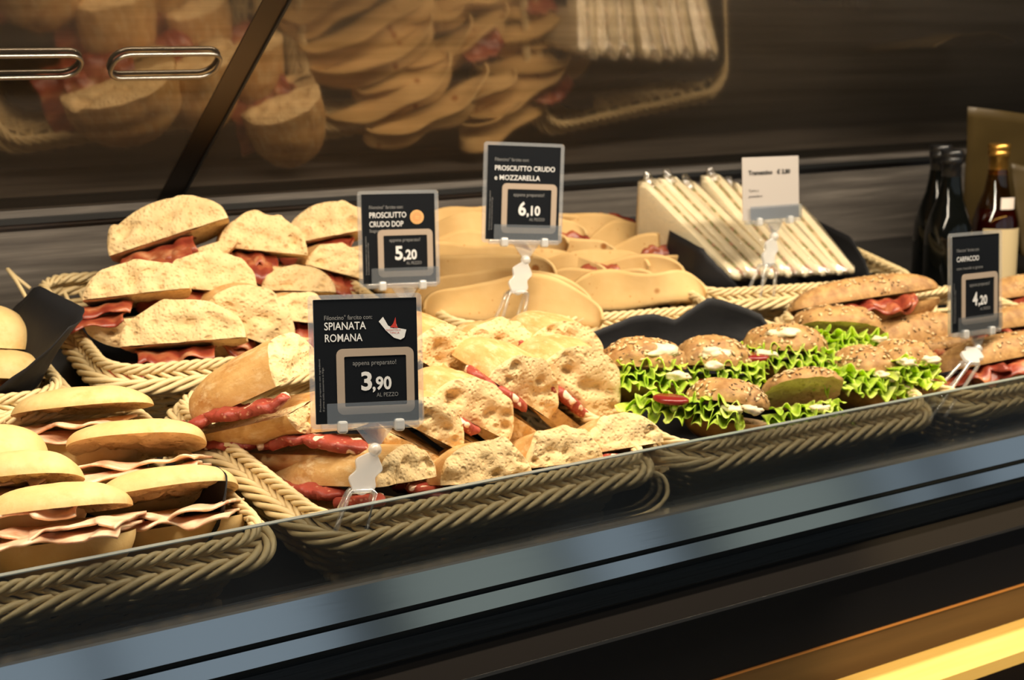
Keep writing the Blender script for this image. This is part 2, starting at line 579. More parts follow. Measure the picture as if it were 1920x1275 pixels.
def rrect(w, d, r, step):
    """points (x, y, outward normal) around a rounded rectangle, evenly spaced"""
    pts = []
    L = 2 * (w - 2 * r) + 2 * (d - 2 * r) + 2 * math.pi * r
    n = int(L / step)
    segs = [((w - 2 * r), (-w / 2 + r, -d / 2), (1, 0)), (None, (w / 2 - r, -d / 2 + r), -90), ((d - 2 * r), (w / 2, -d / 2 + r), (0, 1)), (None, (w / 2 - r, d / 2 - r), 0),
            ((w - 2 * r), (w / 2 - r, d / 2), (-1, 0)), (None, (-w / 2 + r, d / 2 - r), 90), ((d - 2 * r), (-w / 2, d / 2 - r), (0, -1)), (None, (-w / 2 + r, -d / 2 + r), 180)]
    for k in range(n):
        s = L * k / n
        for ln, p, a in segs:
            l = ln if ln is not None else math.pi * r / 2
            if s <= l or (ln, p, a) == segs[-1]:
                if ln is not None:
                    pts.append((p[0] + a[0] * s, p[1] + a[1] * s, a[1], -a[0]))
                else:
                    t = R(a) + s / r
                    pts.append((p[0] + r * math.cos(t), p[1] + r * math.sin(t), math.cos(t), math.sin(t)))
                break
            s -= l
    return pts


def rope(mb, w, d, r, z, rr, sr, strands, twists, step=.0055):
    P = rrect(w, d, r, step)
    n = len(P)
    for q in range(strands):
        pts = []
        for k, (x, y, nx, ny) in enumerate(P):
            a = 2 * math.pi * (k / n * twists + q / strands)
            o = rr * math.cos(a)
            pts.append((x + nx * o, y + ny * o, z + rr * math.sin(a)))
        mb.tube(pts, sr, 'wicker', 5, True)


def basket_meshes():
    rim = MB()
    rope(rim, BW - .022, BD - .022, .042, BH - .002, .0042, .0027, 4, 26)
    rope(rim, BW - .002, BD - .002, .05, BH - .019, .0064, .0034, 5, 13)
    # slanting loops between the two ropes
    A = rrect(BW - .030, BD - .030, .040, .0022)
    B = rrect(BW - .012, BD - .012, .047, .0022)
    n = len(A)
    cnt = int(n * .0022 / .0150)
    for q in range(cnt):
        pts = []
        for k in range(8):
            t = k / 7
            i = int((q / cnt + t * .030) * n) % n
            j = int((q / cnt + t * .030) * len(B)) % len(B)
            b = math.sin(t * math.pi) * .004
            pts.append((A[i][0] * (1 - t) + B[j][0] * t + A[i][2] * b, A[i][1] * (1 - t) + B[j][1] * t + A[i][3] * b, BH - .001 - .019 * t))
        rim.tube(pts, .0029, 'wicker', 6)
    wall = MB()
    rows = 10
    for j in range(rows):
        z = .006 + j * (BH - .036) / (rows - 1)
        ins = .034 * (1 - z / BH) ** 1.1 + .006
        P = rrect(BW - 2 * ins, BD - 2 * ins, .045, .0065)
        L = len(P)
        nst = 58
        pts = []
        for k, (x, y, nx, ny) in enumerate(P):
            o = .0030 * math.sin(2 * math.pi * nst / 2 * k / L + math.pi * j)
            pts.append((x + nx * o, y + ny * o, z + .0008 * math.sin(k * .9 + j)))
        wall.tube(pts, .0031, 'wicker', 5, True)
    st = 58
    for q in range(st):
        pts = []
        for k in range(5):
            z = .003 + (BH - .022) * k / 4
            ins = .034 * (1 - z / BH) ** 1.1 + .006
            P = rrect(BW - 2 * ins, BD - 2 * ins, .045, .0065)
            i = int((q + .5) / st * len(P)) % len(P)
            pts.append((P[i][0], P[i][1], z))
        wall.tube(pts, .0026, 'wicker', 5)
    base = MB()
    w, d = BW - .08, BD - .08
    for k in range(22):
        y = -d / 2 + d * (k + .5) / 22
        base.tube([(-w / 2 + w * i / 30, y, .004 + .0018 * math.sin(i * math.pi / 2 + k * math.pi)) for i in range(31)], .0055, 'wicker', 5)
    return rim.mesh('braided_rim'), wall.mesh('woven_wall'), base.mesh('woven_base')


RIM, WALL, BASE = basket_meshes()


def shelf_mat(x, y, rot=0):
    return Matrix.Translation((x, y, shelf_z(y) + .002)) @ Matrix.Rotation(R(10), 4, 'X') @ Matrix.Rotation(R(rot), 4, 'Z')


def basket(x, y, rot, label):
    b = thing('wicker_basket', label, 'basket', shelf_mat(x, y, rot), 'wicker baskets on the shelf')
    obj('braided_rim', RIM, b); obj('woven_wall', WALL, b); obj('woven_base', BASE, b)
    return b


def liner(x, y, rot, label, tips, low=.055, seed=0):
    """black paper pressed into a basket; tips = (fraction round the rim, width, rise, outward lean)"""
    mb = MB()
    n, m = 144, 10

    def fn(u, v):
        P = LP[int(u * len(LP)) % len(LP)]
        h = low + .006 * nz(u * 9, 0, 0, seed)
        out = 0
        for c, wd, rise, lean in tips:
            d = abs((u - c + .5) % 1 - .5)
            if d < wd:
                h += rise * min(1, 1.7 * (1 - d / wd))
                out += lean * (1 - d / wd)
        z = .011 + (h - .011) * v
        ins = .034 * (1 - min(z, BH) / BH) ** 1.1 + .020 - out * v * v
        ins += .002 * nz(u * 30, v * 2, 0, seed) + .013 * max(0, min(1, (z - .03) / .03))
        return (P[0] * (1 - 2 * ins / BW), P[1] * (1 - 2 * ins / BD), z)
    LP = rrect(BW, BD, .05, .004)
    mb.grid(fn, n, m, 'black_paper', True)
    o0 = len(mb.v)
    mb.add([mb.v[i] for i in range(n)] + [(0, 0, .0105)], [(i, (i + 1) % n, n) for i in range(n)], 'black_paper')
    o = obj('paper_liner', mb, solid=.0008)
    o.matrix_world = shelf_mat(x, y, rot)
    tag(o, label, 'paper', 'black paper liners in the baskets')
    return o


HAMB = (.402, .135, 0)
SALB = (.835, .138, 2)
BUNB = (1.262, .138, 0)
CARB = (1.69, .132, 0)
FARB = (.365, .51, -3)
PROB = (.815, .518, -6)
PIAB = (1.262, .515, -7)
TRAB = (1.672, .522, -8)
basket(*HAMB, 'wicker basket of smooth round rolls with roast ham, front left corner of the case')
sal = basket(*SALB, 'wicker basket of salami sandwiches below the 3,90 sign, right behind the front glass')
basket(*BUNB, 'wicker basket holding the seeded buns with green lettuce')
basket(*CARB, 'wicker basket holding the long seeded rolls below the 4,20 sign')
basket(*FARB, 'wicker basket cut off by the left picture edge with a big black paper corner')
pro = basket(*PROB, 'wicker basket in the back row holding the cured ham sandwiches by the 5,20 sign')
basket(*PIAB, 'wicker basket of folded flatbreads behind the 6,10 sign')
basket(*TRAB, 'wicker basket holding film wrapped white triangle sandwiches, back row right')
liner(*HAMB, 'black pleated paper standing up in the right corner of the ham roll basket', [(.272, .045, .07, .004)], .05, 1)
liner(*SALB, 'black paper liner under the salami sandwiches, corner showing at the back left', [(.765, .04, .075, -.01), (.02, .03, .012, 0)], .052, 2)
liner(*BUNB, 'black paper liner raised high behind the lettuce buns', [(.66, .14, .035, 0), (.49, .08, .045, 0), (.58, .12, .022, 0), (.01, .05, .01, 0)], .055, 3)
liner(*CARB, 'black paper liner under the long seeded rolls', [(.76, .035, .05, .01)], .048, 4)
liner(*FARB, 'large black paper corner folded over the rim of the far left basket', [(.30, .12, .095, .060)], .055, 5)
liner(*PROB, 'black paper liner under the cured ham sandwiches in the back row', [(.70, .06, .012, 0)], .05, 6)
liner(*PIAB, 'black paper liner around the folded flatbreads', [(.27, .03, .02, 0)], .05, 7)
liner(*TRAB, 'black paper liner with wide dark flaps beside the wrapped triangle sandwiches', [(.90, .14, .075, 0), (.40, .14, .055, .0), (.72, .05, .05, 0)], .055, 8)


for b_, pts in ((pro, [(-.198, .165, .07), (-.215, .172, .085), (-.226, .160, .098), (-.222, .13, .092), (-.212, .10, .07)]),
                (sal, [(.195, -.150, .060), (.206, -.166, .055), (.200, -.180, .042), (.175, -.186, .032), (.14, -.184, .028)])):
    mb = MB()
    q = []
    for k in range(len(pts) - 1):
        p0, p1, p2, p3 = [Vector(pts[max(0, min(len(pts) - 1, k + e))]) for e in (-1, 0, 1, 2)]
        for i in range(6):
            t = i / 6
            q.append(.5 * ((2 * p1) + (p2 - p0) * t + (2 * p0 - 5 * p1 + 4 * p2 - p3) * t * t + (3 * p1 - p0 - 3 * p2 + p3) * t ** 3))
    mb.tube(q, .0026, 'wicker', 6)
    obj('loose_strand', mb, b_)


# ------------------------------------------------------------------ bread builders
def half_loaf(W, H, L, sign, seed, torn=.0, cm='bread_crumb', cr='bread_crust', taper=.30):
    """one half of a cut roll: domed crust, flat crumb side, cut crumb face at y = 0, body towards +y"""
    mb = MB()
    n, m, K = 36, 14, 11
    out = []
    for i in range(n + 1):
        a = math.pi * i / n
        q = 1 + .05 * nz(i * .16, 0, 0, seed) + torn * max(0, nz(i * .22, 3, 0, seed + 3)) * 1.6
        out.append((-W / 2 * math.cos(a) * (1 + .03 * nz(i * .2, 5, 0, seed)), sign * H * (max(0, math.sin(a)) ** .95) * q))

    def ring(t):
        s = (1 - t ** 3.2) ** .5 if t < 1 else 0
        s = .16 + .84 * s
        return s, .22 + .78 * s

    def fn(u, v):
        i = round(u * n)
        x, z = out[i]
        sx, sz = ring(v)
        k = 1 + .05 * nz(u * 4, v * 5, sign, seed) * min(1, v * 4)
        blend = min(1, v * 3)
        zz = z * (1 - blend) + sign * H * (max(0, math.sin(math.pi * u)) ** .85) * blend
        return (x * sx * k, v * L + .002 * nz(x * 60, z * 60, 0, seed), zz * sz * k)
    mb.grid(fn, n, m, cr)
    # rounded end
    e0 = [fn(i / n, 1) for i in range(n + 1)]
    mb.add(e0 + [(0, L * 1.02, sign * H * .12)], [(i, i + 1, n + 1) for i in range(n)], cr)
    # cut face
    rnd = random.Random(seed)
    holes = [(rnd.uniform(-.42, .42) * W, rnd.uniform(.15, .7) * H, rnd.uniform(.07, .16) * H) for _ in range(7)]

    def cap(u, v):
        i = round(u * n)
        x, z = out[i]
        z *= v
        edge = min(1, (1 - v) * 4) * min(1, 6 * min(u, 1 - u))
        y = .0032 * nz(x * 70, z * 70, 0, seed) * edge - .004 * edge
        for hx, hz, hr in holes:
            d = math.hypot((x - hx) * .7, abs(z) - hz) / hr
            if d < 1: y += .0055 * (1 - d * d) * edge
        return (x, y + .002 * nz(x * 60, z * 60, 0, seed), z)
    mb.grid(cap, n, K, cm)
    # flat inside
    mb.grid(lambda u, v: tuple((Vector(fn(0, v)) * (1 - u) + Vector(fn(1, v)) * u) + Vector((0, 0, .002 * nz(u * 9, v * 9, 0, seed) * min(1, 8 * min(u, 1 - u))))), 14, m, cm)
    return mb


def sheet(w, yb, yf, mat, seed, amp=.006, droop=.012, xo=0., z0=0., freq=3., th=.0014, raise_=0.):
    """a thin slice with ripples that grow towards the open side and a front edge that hangs down"""
    mb = MB()
    nu, nv = 44, 14
    rnd = random.Random(seed * 13 + 5)
    ph = [rnd.uniform(0, 6.28) for _ in range(4)]

    def fn(u, v):
        k = v ** 1.3
        x = (u - .5) * w + xo + .006 * nz(u * 5, v * 4, 0, seed)
        ed = 1 + .35 * nz(u * 7, 1, 0, seed + 1)
        y = yb + (yf * ed - yb) * v
        z = z0 + amp * k * (math.sin(6.283 * freq * u + ph[0] + v * 1.2) * .6 + .5 * math.sin(6.283 * freq * 2.3 * u + ph[1]) + nz(u * 6, v * 3, 2, seed))
        if v > .7:
            t = (v - .7) / .3
            z -= droop * t * t * (1 + .8 * nz(u * 5, 4, 0, seed))
        z += raise_ * v
        y += amp * .5 * k * math.sin(6.283 * freq * 1.7 * u + ph[2])
        return (x, y, z)
    mb.grid(fn, nu, nv, mat)
    return mb


def salami_slice(l, h, d, seed):
    """a folded slice seen from its rounded fold"""
    mb = MB()

    def fn(u, v):
        a = 2 * math.pi * u
        t = v * 2 - 1
        s = (1 - abs(t) ** 5) ** .5 * .8 + .2 * (1 - abs(t))
        q = 1 + .26 * nz(t * 3, math.cos(a) * 1.5, math.sin(a) * 1.5, seed) + .22 * nz(t * 9, math.cos(a) * 2, math.sin(a) * 2, seed + 2)
        return (t * l / 2, math.cos(a) * d / 2 * s * q, math.copysign(abs(math.sin(a)) ** .45, math.sin(a)) * h / 2 * s * q + .004 * nz(t * 2, 0, 3, seed))
    mb.grid(fn, 16, 20, 'salami', True)
    return mb


SEED = [100]


def filoncino(label, group, px, py, Y, W, Ht, Hb, L, yaw=15, roll=0, pitch=10, fill='cured', open_=6, gap=.006, spill=0., torn=.12, droop=.014, over=.012, kind=None):
    SEED[0] += 1
    s = SEED[0]
    t = thing({'cured': 'cured_ham_sandwich', 'salami': 'salami_sandwich', 'side': 'salami_sandwich', 'mortadella': 'mortadella_sandwich', None: 'salami_sandwich'}[fill] if not kind else kind,
              label, 'sandwich', view_mat(px, py, Y, yaw, roll, pitch), group)
    top = half_loaf(W, Ht, L, 1, s, torn)
    sag = -.62 * L * math.sin(R(open_))
    top.xf(Matrix.Translation((0, L, gap / 2 + sag)) @ Matrix.Rotation(R(-open_), 4, 'X') @ Matrix.Translation((0, -L, 0)))
    obj('bread_top', top, t)
    bot = half_loaf(W * 1.04, Hb, L, -1, s + 50, 0)
    bot.xf(Matrix.Translation((0, 0, -gap / 2 + sag)))
    obj('bread_bottom', bot, t)
    lift = gap / 2 + L * math.sin(R(open_)) * .5
    z_in = sag
    if fill in ('cured', 'mortadella'):
        mt = 'cured_ham' if fill == 'cured' else 'mortadella'
        for k in range(2):
            mb = sheet(W * (.8 - .18 * k), L * .7, -(over + .006) * (1 - .6 * k), mt, s + k * 31, .0036, droop, spill * W + (.1 * W if k else -.05 * W), z_in + .001 + lift * k * .9, .9 + .5 * k)
            obj('ham_slice' if fill == 'cured' else 'mortadella_slice', mb, t, solid=.0016)
    elif fill == 'salami':
        for k in range(2):
            l = W * .42
            mb = salami_slice(l * 1.15, .0125, .034, s + k)
            mb.xf(Matrix.Translation((-W * .30 + k * W * .36 + spill * W, .002 - .003 * k, z_in + lift * .9 + .001 * k)) @ Matrix.Rotation(R(-8 + 14 * k), 4, 'Z'))
            obj('salami_slice', mb, t)
    elif fill == 'side':
        nsl = 4
        for k in range(nsl):
            l = L * .40
            mb = salami_slice(l, .0125, .034, s + k)
            mb.xf(Matrix.Translation((-W * .52 + .003 * (k % 2), .02 + (L * 1.20 - .02) * k / (nsl - 1) * .93, z_in + lift * .55 + .002 * (k % 2))) @ Matrix.Rotation(R(90 + random.Random(s + k).uniform(-16, 16)), 4, 'Z') @ Matrix.Rotation(R(random.Random(s + k + 7).uniform(-9, 9)), 4, 'Y'))
            obj('salami_slice', mb, t)
    return t


def dome(W, D, H, sign, seed, cm, cr, rough=.0, square=.85):
    """half of a round bun, cut side at z = 0"""
    mb = MB()

    def fn(u, v):
        a = 2 * math.pi * u
        b = math.pi / 2 * v
        r = math.cos(b) ** .75 if v < 1 else 0
        ca, sa = math.cos(a), math.sin(a)
        px = math.copysign(abs(ca) ** square, ca); py = math.copysign(abs(sa) ** square, sa)
        k = 1 + .04 * nz(ca * 1.2, sa * 1.2, v * 2, seed) + rough * nz(ca * 5, sa * 5, v * 6, seed)
        return (W / 2 * px * r * k, D / 2 * py * r * k, sign * H * math.sin(b) * k)
    mb.grid(fn, 40, 14, cr, True)

    def face(u, v):
        p = Vector(fn(u, 0)) * (1 - v)
        return (p.x, p.y, sign * (.004 * min(1, v * 5) + .005 * min(1, v * 4) * (nz(p.x * 70, p.y * 70, 0, seed) + .6 * nz(p.x * 190, p.y * 190, 0, seed))))
    mb.grid(face, 40, 8, cm, True)
    return mb


def seeds_on(mb, W, D, H, seed, count, a0=0, a1=6.283, frac_dark=.35, zlo=.15):
    rnd = random.Random(seed)
    for _ in range(count):
        a, b = rnd.uniform(a0, a1), math.asin(rnd.uniform(zlo, 1))
        r = math.cos(b) ** .75
        ca, sa = math.cos(a), math.sin(a)
        p = Vector((W / 2 * math.copysign(abs(ca) ** .85, ca) * r, D / 2 * math.copysign(abs(sa) ** .85, sa) * r, H * math.sin(b)))
        nrm = Vector((p.x / (W * W), p.y / (D * D), p.z / (4 * H * H))).normalized()
        drop_seed(mb, p + nrm * .0004, nrm, rnd, frac_dark)


def drop_seed(mb, p, nrm, rnd, frac_dark):
    q = nrm.to_track_quat('Z', 'Y') @ Matrix.Rotation(rnd.uniform(0, 6.28), 3, 'Z').to_quaternion()
    dark = rnd.random() < frac_dark
    l, wd, h = (.0028, .0011, .0009) if dark else (rnd.uniform(.003, .0055), rnd.uniform(.0016, .003), .0011)
    vs = [p + q @ Vector(c) for c in ((l, 0, 0), (-l, 0, 0), (0, wd, 0), (0, -wd, 0), (0, 0, h), (0, 0, -h))]
    mb.add(vs, [(0, 2, 4), (2, 1, 4), (1, 3, 4), (3, 0, 4), (2, 0, 5), (1, 2, 5), (3, 1, 5), (0, 3, 5)], 'brown_seed' if dark else 'pale_seed')


def ham_roll(label, px, py, Y, W, D, Ht, Hb, yaw=0, roll=0, pitch=6, open_=22, spill=(0, .03), n=2, mt='roast_ham', gap=.016, name='ham_roll', group='smooth rolls with roast ham'):
    SEED[0] += 1
    s = SEED[0]
    t = thing(name, label, 'sandwich', view_mat(px, py, Y, yaw, roll, pitch) @ Matrix.Translation((0, D / 2, 0)), group)
    b = dome(W, D, Hb, -1, s, 'bun_crumb', 'bun_crust', 0, .8)
    b.xf(Matrix.Translation((0, 0, -gap / 2)))
    obj('bun_bottom', b, t)
    a = dome(W * .98, D, Ht, 1, s + 9, 'bun_crumb', 'bun_crust', 0, .8)
    a.xf(Matrix.Translation((0, D / 2, gap / 2)) @ Matrix.Rotation(R(-open_), 4, 'X') @ Matrix.Translation((0, -D / 2, 0)))
    obj('bun_top', a, t)
    for k in range(n):
        mb = sheet(W * (1.02 - .16 * k), D * .3, -D * .5 - spill[1] * (1 - .4 * k), mt, s + 17 * k, .0042, .005 - .003 * k, spill[0] * W + (k - 1) * .09 * W, -.003 + k * .007, .8 + .45 * k)
        obj('ham_slice', mb, t, solid=.0022)
    return t


def lettuce(w, y0, y1, seed, amp=.010, xo=0., z0=0., rise=0.):
    mb = MB()
    rnd = random.Random(seed)
    p = [rnd.uniform(0, 6.28) for _ in range(5)]

    def fn(u, v):
        k = v ** 1.4 * (.55 + 1.1 * abs(nz(u * 8, 2, 0, seed)) + .25 * nz(u * 23, 5, 0, seed))
        x = (u - .5) * w * (1 + .10 * v) + xo
        f1, f2 = 6.283 * w * 62, 6.283 * w * 150
        ry = math.sin(f1 * u + p[0] + 2 * v) * .8 + math.sin(f2 * u + p[1]) * .5
        rz = math.cos(f1 * u * 1.15 + p[2]) * .9 + math.sin(f2 * u * 1.2 + p[3] + 3 * v) * .55
        return (x + amp * .5 * k * math.sin(f2 * .8 * u + p[4]), y0 + (y1 - y0) * v * (1 + .25 * nz(u * 6, 0, 0, seed)) + amp * .5 * k * ry, z0 + amp * k * rz + rise * v - .006 * v * v)
    mb.grid(fn, int(w * 1100), 10, 'lettuce')
    return mb


def blob(r, seed, mat, sq=(1, 1, .7)):
    mb = MB()

    def fn(u, v):
        a, b = 2 * math.pi * u, math.pi * (v - .5)
        d = Vector((math.cos(a) * math.cos(b), math.sin(a) * math.cos(b), math.sin(b)))
        k = r * (1 + (.35 if r < .007 else .75) * nz(d.x * 1.6, d.y * 1.6, d.z * 1.6, seed) * (0 if r < .007 else 1) + (0 if r < .007 else .22) * nz(d.x * 5, d.y * 5, d.z * 5, seed))
        return (d.x * k * sq[0], d.y * k * sq[1], d.z * k * sq[2])
    mb.grid(fn, 18, 10, mat, True)
    return mb


def seeded_bun(label, px, py, Y, W, D, Ht, Hb, yaw=0, roll=0, pitch=8, open_=18, lx=0., lw=1.0, cheese=((.2, 0),), tom=(), rise=0., topcheese=None, ly=.022):
    SEED[0] += 1
    s = SEED[0]
    t = thing('seeded_bun', label, 'sandwich', view_mat(px, py, Y, yaw, roll, pitch) @ Matrix.Translation((0, D / 2, 0)), 'seeded buns with lettuce')
    b = dome(W, D, Hb, -1, s, 'rye_crumb', 'rye_crust', .03)
    b.xf(Matrix.Translation((0, 0, -.005)))
    obj('bun_bottom', b, t)
    a = dome(W, D, Ht, 1, s + 9, 'rye_crumb', 'rye_crust', .10)
    seeds_on(a, W, D, Ht, s, 190)
    hm = Matrix.Translation((0, D / 2, .005)) @ Matrix.Rotation(R(-open_), 4, 'X') @ Matrix.Translation((0, -D / 2, 0))
    a.xf(hm)
    obj('bun_top', a, t)
    for k in range(3):
        mb = lettuce(W * lw * (1 - .1 * k), .0, -D * .5 - ly + .008 * k, s + k, .0068, lx * W + (k - 1) * .05 * W, .001 + .006 * k, rise + .004 * k)
        obj('lettuce_leaf', mb, t, solid=.0006)
    for k, (cx, cz) in enumerate(cheese):
        mb = blob(.0085, s + k, 'soft_cheese', (1.4, .9, .55))
        mb.xf(Matrix.Translation((cx * W, -D * .5 - .008, .010 + cz)))
        obj('cheese_dollop', mb, t)
    for k, (cx, cy, cz) in enumerate(tom):
        mb = MB()
        mb.lathe([(0, .002), (.011, .002), (.013, .001), (.013, -.001), (.011, -.002), (0, -.002)], 'tomato', 20)
        mb.xf(Matrix.Translation((cx * W, -D * .5 + cy, cz)) @ Matrix.Rotation(R(12), 4, 'X') @ Matrix.Diagonal((1.5, 1, 1.6, 1)))
        obj('tomato_slice', mb, t)
    if topcheese:
        mb = blob(.011, s + 40, 'soft_cheese', (1.6, .8, .4))
        b_ = R(topcheese[1])
        mb.xf(hm @ Matrix.Translation((topcheese[0] * W, -D / 2 * math.cos(b_) ** .75 * .92, Ht * math.sin(b_))) @ Matrix.Rotation(R(90 - topcheese[1]), 4, 'X'))
        obj('cheese_smear', mb, t)
    return t


def seeded_roll(label, px, py, Y, L, Wd, Ht, Hb, yaw=0, roll=0, pitch=8, open_=14, ham=True, xo=0.):
    SEED[0] += 1
    s = SEED[0]
    t = thing('seeded_roll', label, 'sandwich', view_mat(px, py, Y, yaw, roll, pitch) @ Matrix.Translation((0, Wd / 2, 0)), 'long seeded rolls with cured ham')
    b = dome(L, Wd, Hb, -1, s, 'bun_crumb', 'rye_crust', .02, .6)
    b.xf(Matrix.Translation((0, 0, -.003)))
    obj('roll_bottom', b, t)
    a = dome(L, Wd, Ht, 1, s + 9, 'bun_crumb', 'rye_crust', .02, .6)
    rnd = random.Random(s)
    seeds_on(a, L * .98, Wd, Ht, s, 200, frac_dark=.5, zlo=.1)
    a.xf(Matrix.Translation((0, Wd / 2, .003)) @ Matrix.Rotation(R(-open_), 4, 'X') @ Matrix.Translation((0, -Wd / 2, 0)))
    obj('roll_top', a, t)
    if ham:
        for k in range(2):
            mb = sheet(L * (.72 - .2 * k), .01, -Wd * .5 - .014 + .006 * k, 'cured_ham', s + 3 * k, .006, .012, xo * L + .12 * L * k, .001 + .005 * k, 2)
            obj('ham_slice', mb, t, solid=.0016)
    return t


# ------------------------------------------------------------------ roast ham rolls, front left
ham_roll('round ham roll at the front right of its basket, ham reaching to the black paper', 300, 972, .015, .130, .085, .024, .038, 4, -8, 14, 13, (.06, .020))
ham_roll('round ham roll at the front left corner, cut by the picture edge', 80, 1002, -.005, .125, .085, .024, .036, 0, -7, 12, 8, (.10, .026))
ham_roll('wide open ham roll in the middle of the front left basket', 240, 876, .10, .132, .085, .022, .040, 2, -4, 15, 15, (.06, .022))
ham_roll('ham roll at the back of the left basket just below the far left basket rim', 130, 806, .19, .135, .10, .022, .045, 0, -6, 10, 8, (-.1, .012))
ham_roll('ham roll with a dark herb fleck at the left edge, middle row', 15, 950, .05, .105, .085, .026, .03, 0, -6, 12, 12, (.18, .03))
ham_roll('ham roll at the left picture edge behind the roll with the herb fleck', -55, 912, .13, .11, .09, .034, .03, 0, -4, 6, 7, (.16, .02))
# far left basket
ham_roll('pale roll with mortadella at the left edge beside the black paper corner', -51, 675, .44, .115, .10, .046, .03, 10, 6, 6, 6, (.08, .016), 2, 'mortadella', .008, 'mortadella_roll', 'mortadella rolls at the left edge')
ham_roll('smooth yellow roll at the left edge just above the far left basket rim', -25, 722, .40, .10, .09, .028, .028, 0, 4, 6, 4, (-.1, -.03), 1, 'mortadella', .004, 'mortadella_roll', 'mortadella rolls at the left edge')

# ------------------------------------------------------------------ cured ham sandwiches, back row left
G = 'cured ham sandwiches in the back row'
filoncino('big cured ham sandwich on top of the back left pile, torn crumb peak pointing up', G, 322, 459, .58, .150, .046, .026, .10, 12, -17, 8, 'cured', 8, .010, -.22, .3, .022)
filoncino('cured ham sandwich second on the pile top, right of the highest torn one', G, 492, 482, .56, .112, .046, .014, .11, 15, 8, 8, 'cured', 5, .008, -.25, .2, .026, .02)
filoncino('cured ham sandwich at the top right of the pile beside the 5,20 sign', G, 622, 455, .62, .115, .046, .026, .11, 10, -10, 8, 'cured', 6, .008, -.15, .2)
filoncino('cured ham sandwich at the left end of the pile, orange slice reaching out left', G, 258, 570, .44, .118, .038, .034, .10, 10, -5, 8, 'cured', 9, .010, -.48, .15, .010, .016)
filoncino('cured ham sandwich in the middle of the pile with pale ham hanging from its left', G, 395, 558, .48, .110, .046, .012, .11, 15, 8, 8, 'cured', 6, .008, -.3, .15, .022, .018)
filoncino('small cured ham sandwich in the second row left of the 5,20 sign', G, 560, 559, .50, .090, .032, .014, .10, 12, 4, 8, 'cured', 7, .008, -.25, .12, .012, .014)
filoncino('cured ham sandwich tucked behind the lower left corner of the 5,20 sign', G, 632, 523, .55, .090, .036, .022, .10, 20, 18, 8, 'cured', 6, .008, -.1, .15)
filoncino('cured ham sandwich lowest at the front left with dark red folded ham', G, 346, 663, .38, .138, .048, .020, .11, 8, -3, 8, 'cured', 9, .012, -.18, .12, .010, .014)
filoncino('cured ham sandwich leaning left with one large hole in its crumb', G, 454, 644, .43, .118, .060, .020, .11, 18, 26, 8, 'cured', 5, .010, -.25, .08, .012)
filoncino('cured ham sandwich mostly hidden behind the left edge of the 3,90 sign', G, 560, 615, .43, .085, .034, .03, .11, 25, 12, 8, 'cured', 5, .008, .0, .1, .02)

# ------------------------------------------------------------------ salami sandwiches, front middle
G = 'salami sandwiches in the front basket'
filoncino('salami sandwich at the top left of its pile, long row of salami along its side', G, 572, 722, .10, .085, .042, .030, .132, 66, -13, 6, 'side', 8, .010, 0, .1)
filoncino('salami sandwich lying under the top left one, half hidden by the 3,90 sign', G, 705, 806, .06, .085, .034, .030, .175, 66, 0, 6, 'side', 5, .010, 0, .1)
filoncino('salami sandwich lying at the front left behind the clear clip of the 3,90 sign', G, 764, 926, -.01, .085, .034, .018, .165, 52, 9, 10, 'side', 6, .010, 0, .15)
filoncino('salami sandwich with a broad crumb face in the middle of the front row', G, 914, 924, -.015, .095, .040, .013, .11, 20, 3, 10, 'side', 6, .010, 0, .2)
filoncino('front row salami sandwich with a torn orange crust peak', G, 1060, 886, -.015, .085, .036, .014, .11, 22, -1, 10, None, 6, .008, -.3, .25)
filoncino('salami sandwich at the right end of the front row next to the lettuce buns', G, 1174, 860, -.01, .095, .036, .014, .12, 26, -2, 12, 'salami', 7, .010, -.3, .15)
filoncino('salami sandwich at the back touching the right edge of the 3,90 sign', G, 812, 702, .16, .088, .048, .028, .11, 28, 38, 8, None, 4, .006, 0, .2)
filoncino('salami sandwich in the back row with a dark peppercorn in its slice', G, 938, 697, .18, .112, .048, .018, .11, 20, 20, 10, 'salami', 5, .008, -.28, .15)
filoncino('salami sandwich at the back right of the pile, salami strip slanting down', G, 1050, 700, .17, .115, .052, .020, .11, 25, 40, 10, 'salami', 4, .010, -.05, .1)
filoncino('salami sandwich in the middle row just right of the 3,90 price frame', G, 874, 804, .06, .105, .044, .018, .11, 25, 33, 10, 'salami', 4, .010, -.18, .08)
filoncino('salami sandwich in the middle with a wide brown crust side', G, 966, 760, .08, .105, .046, .038, .11, 34, 42, 10, 'salami', 4, .010, -.2, .08)
filoncino('salami sandwich leaning at the right side of the pile, broad holed crumb face', G, 1066, 760, .09, .115, .060, .020, .11, 22, 43, 10, 'salami', 4, .010, -.1, .06)
filoncino('salami sandwich low behind the right corner of the 3,90 sign holder', G, 796, 825, .04, .085, .036, .024, .11, 28, 35, 10, None, 4, .006, 0, .1)

# ------------------------------------------------------------------ seeded buns with lettuce
seeded_bun('leftmost seeded bun with a pale cheese patch on its brown top', 1222, 712, .08, .098, .085, .034, .028, 8, 4, 8, 6, -.05, .9, ((.28, -.004),), (), 0, (.12, 35))
seeded_bun('seeded bun with a long pale cheese smear, second from the left in the back', 1348, 708, .11, .096, .085, .036, .026, 5, 3, 8, 6, .1, 1.0, ((-.1, .004),), ((-.1, -.012, -.006),), 0, (-.05, 25))
seeded_bun('seeded bun at the front with a large tomato slice and lettuce hanging out left', 1354, 782, -.01, .090, .085, .027, .026, -14, 4, 8, 8, -.42, 1.35, ((.12, 0), (.34, .002)), ((-.60, -.022, .014),), 0, None, .03)
seeded_bun('seeded bun gaping wide open at the front showing its pale inside and lettuce', 1526, 786, .0, .094, .075, .024, .026, 4, -6, 8, 34, -.1, 1.0, ((.05, .002),), (), 0)
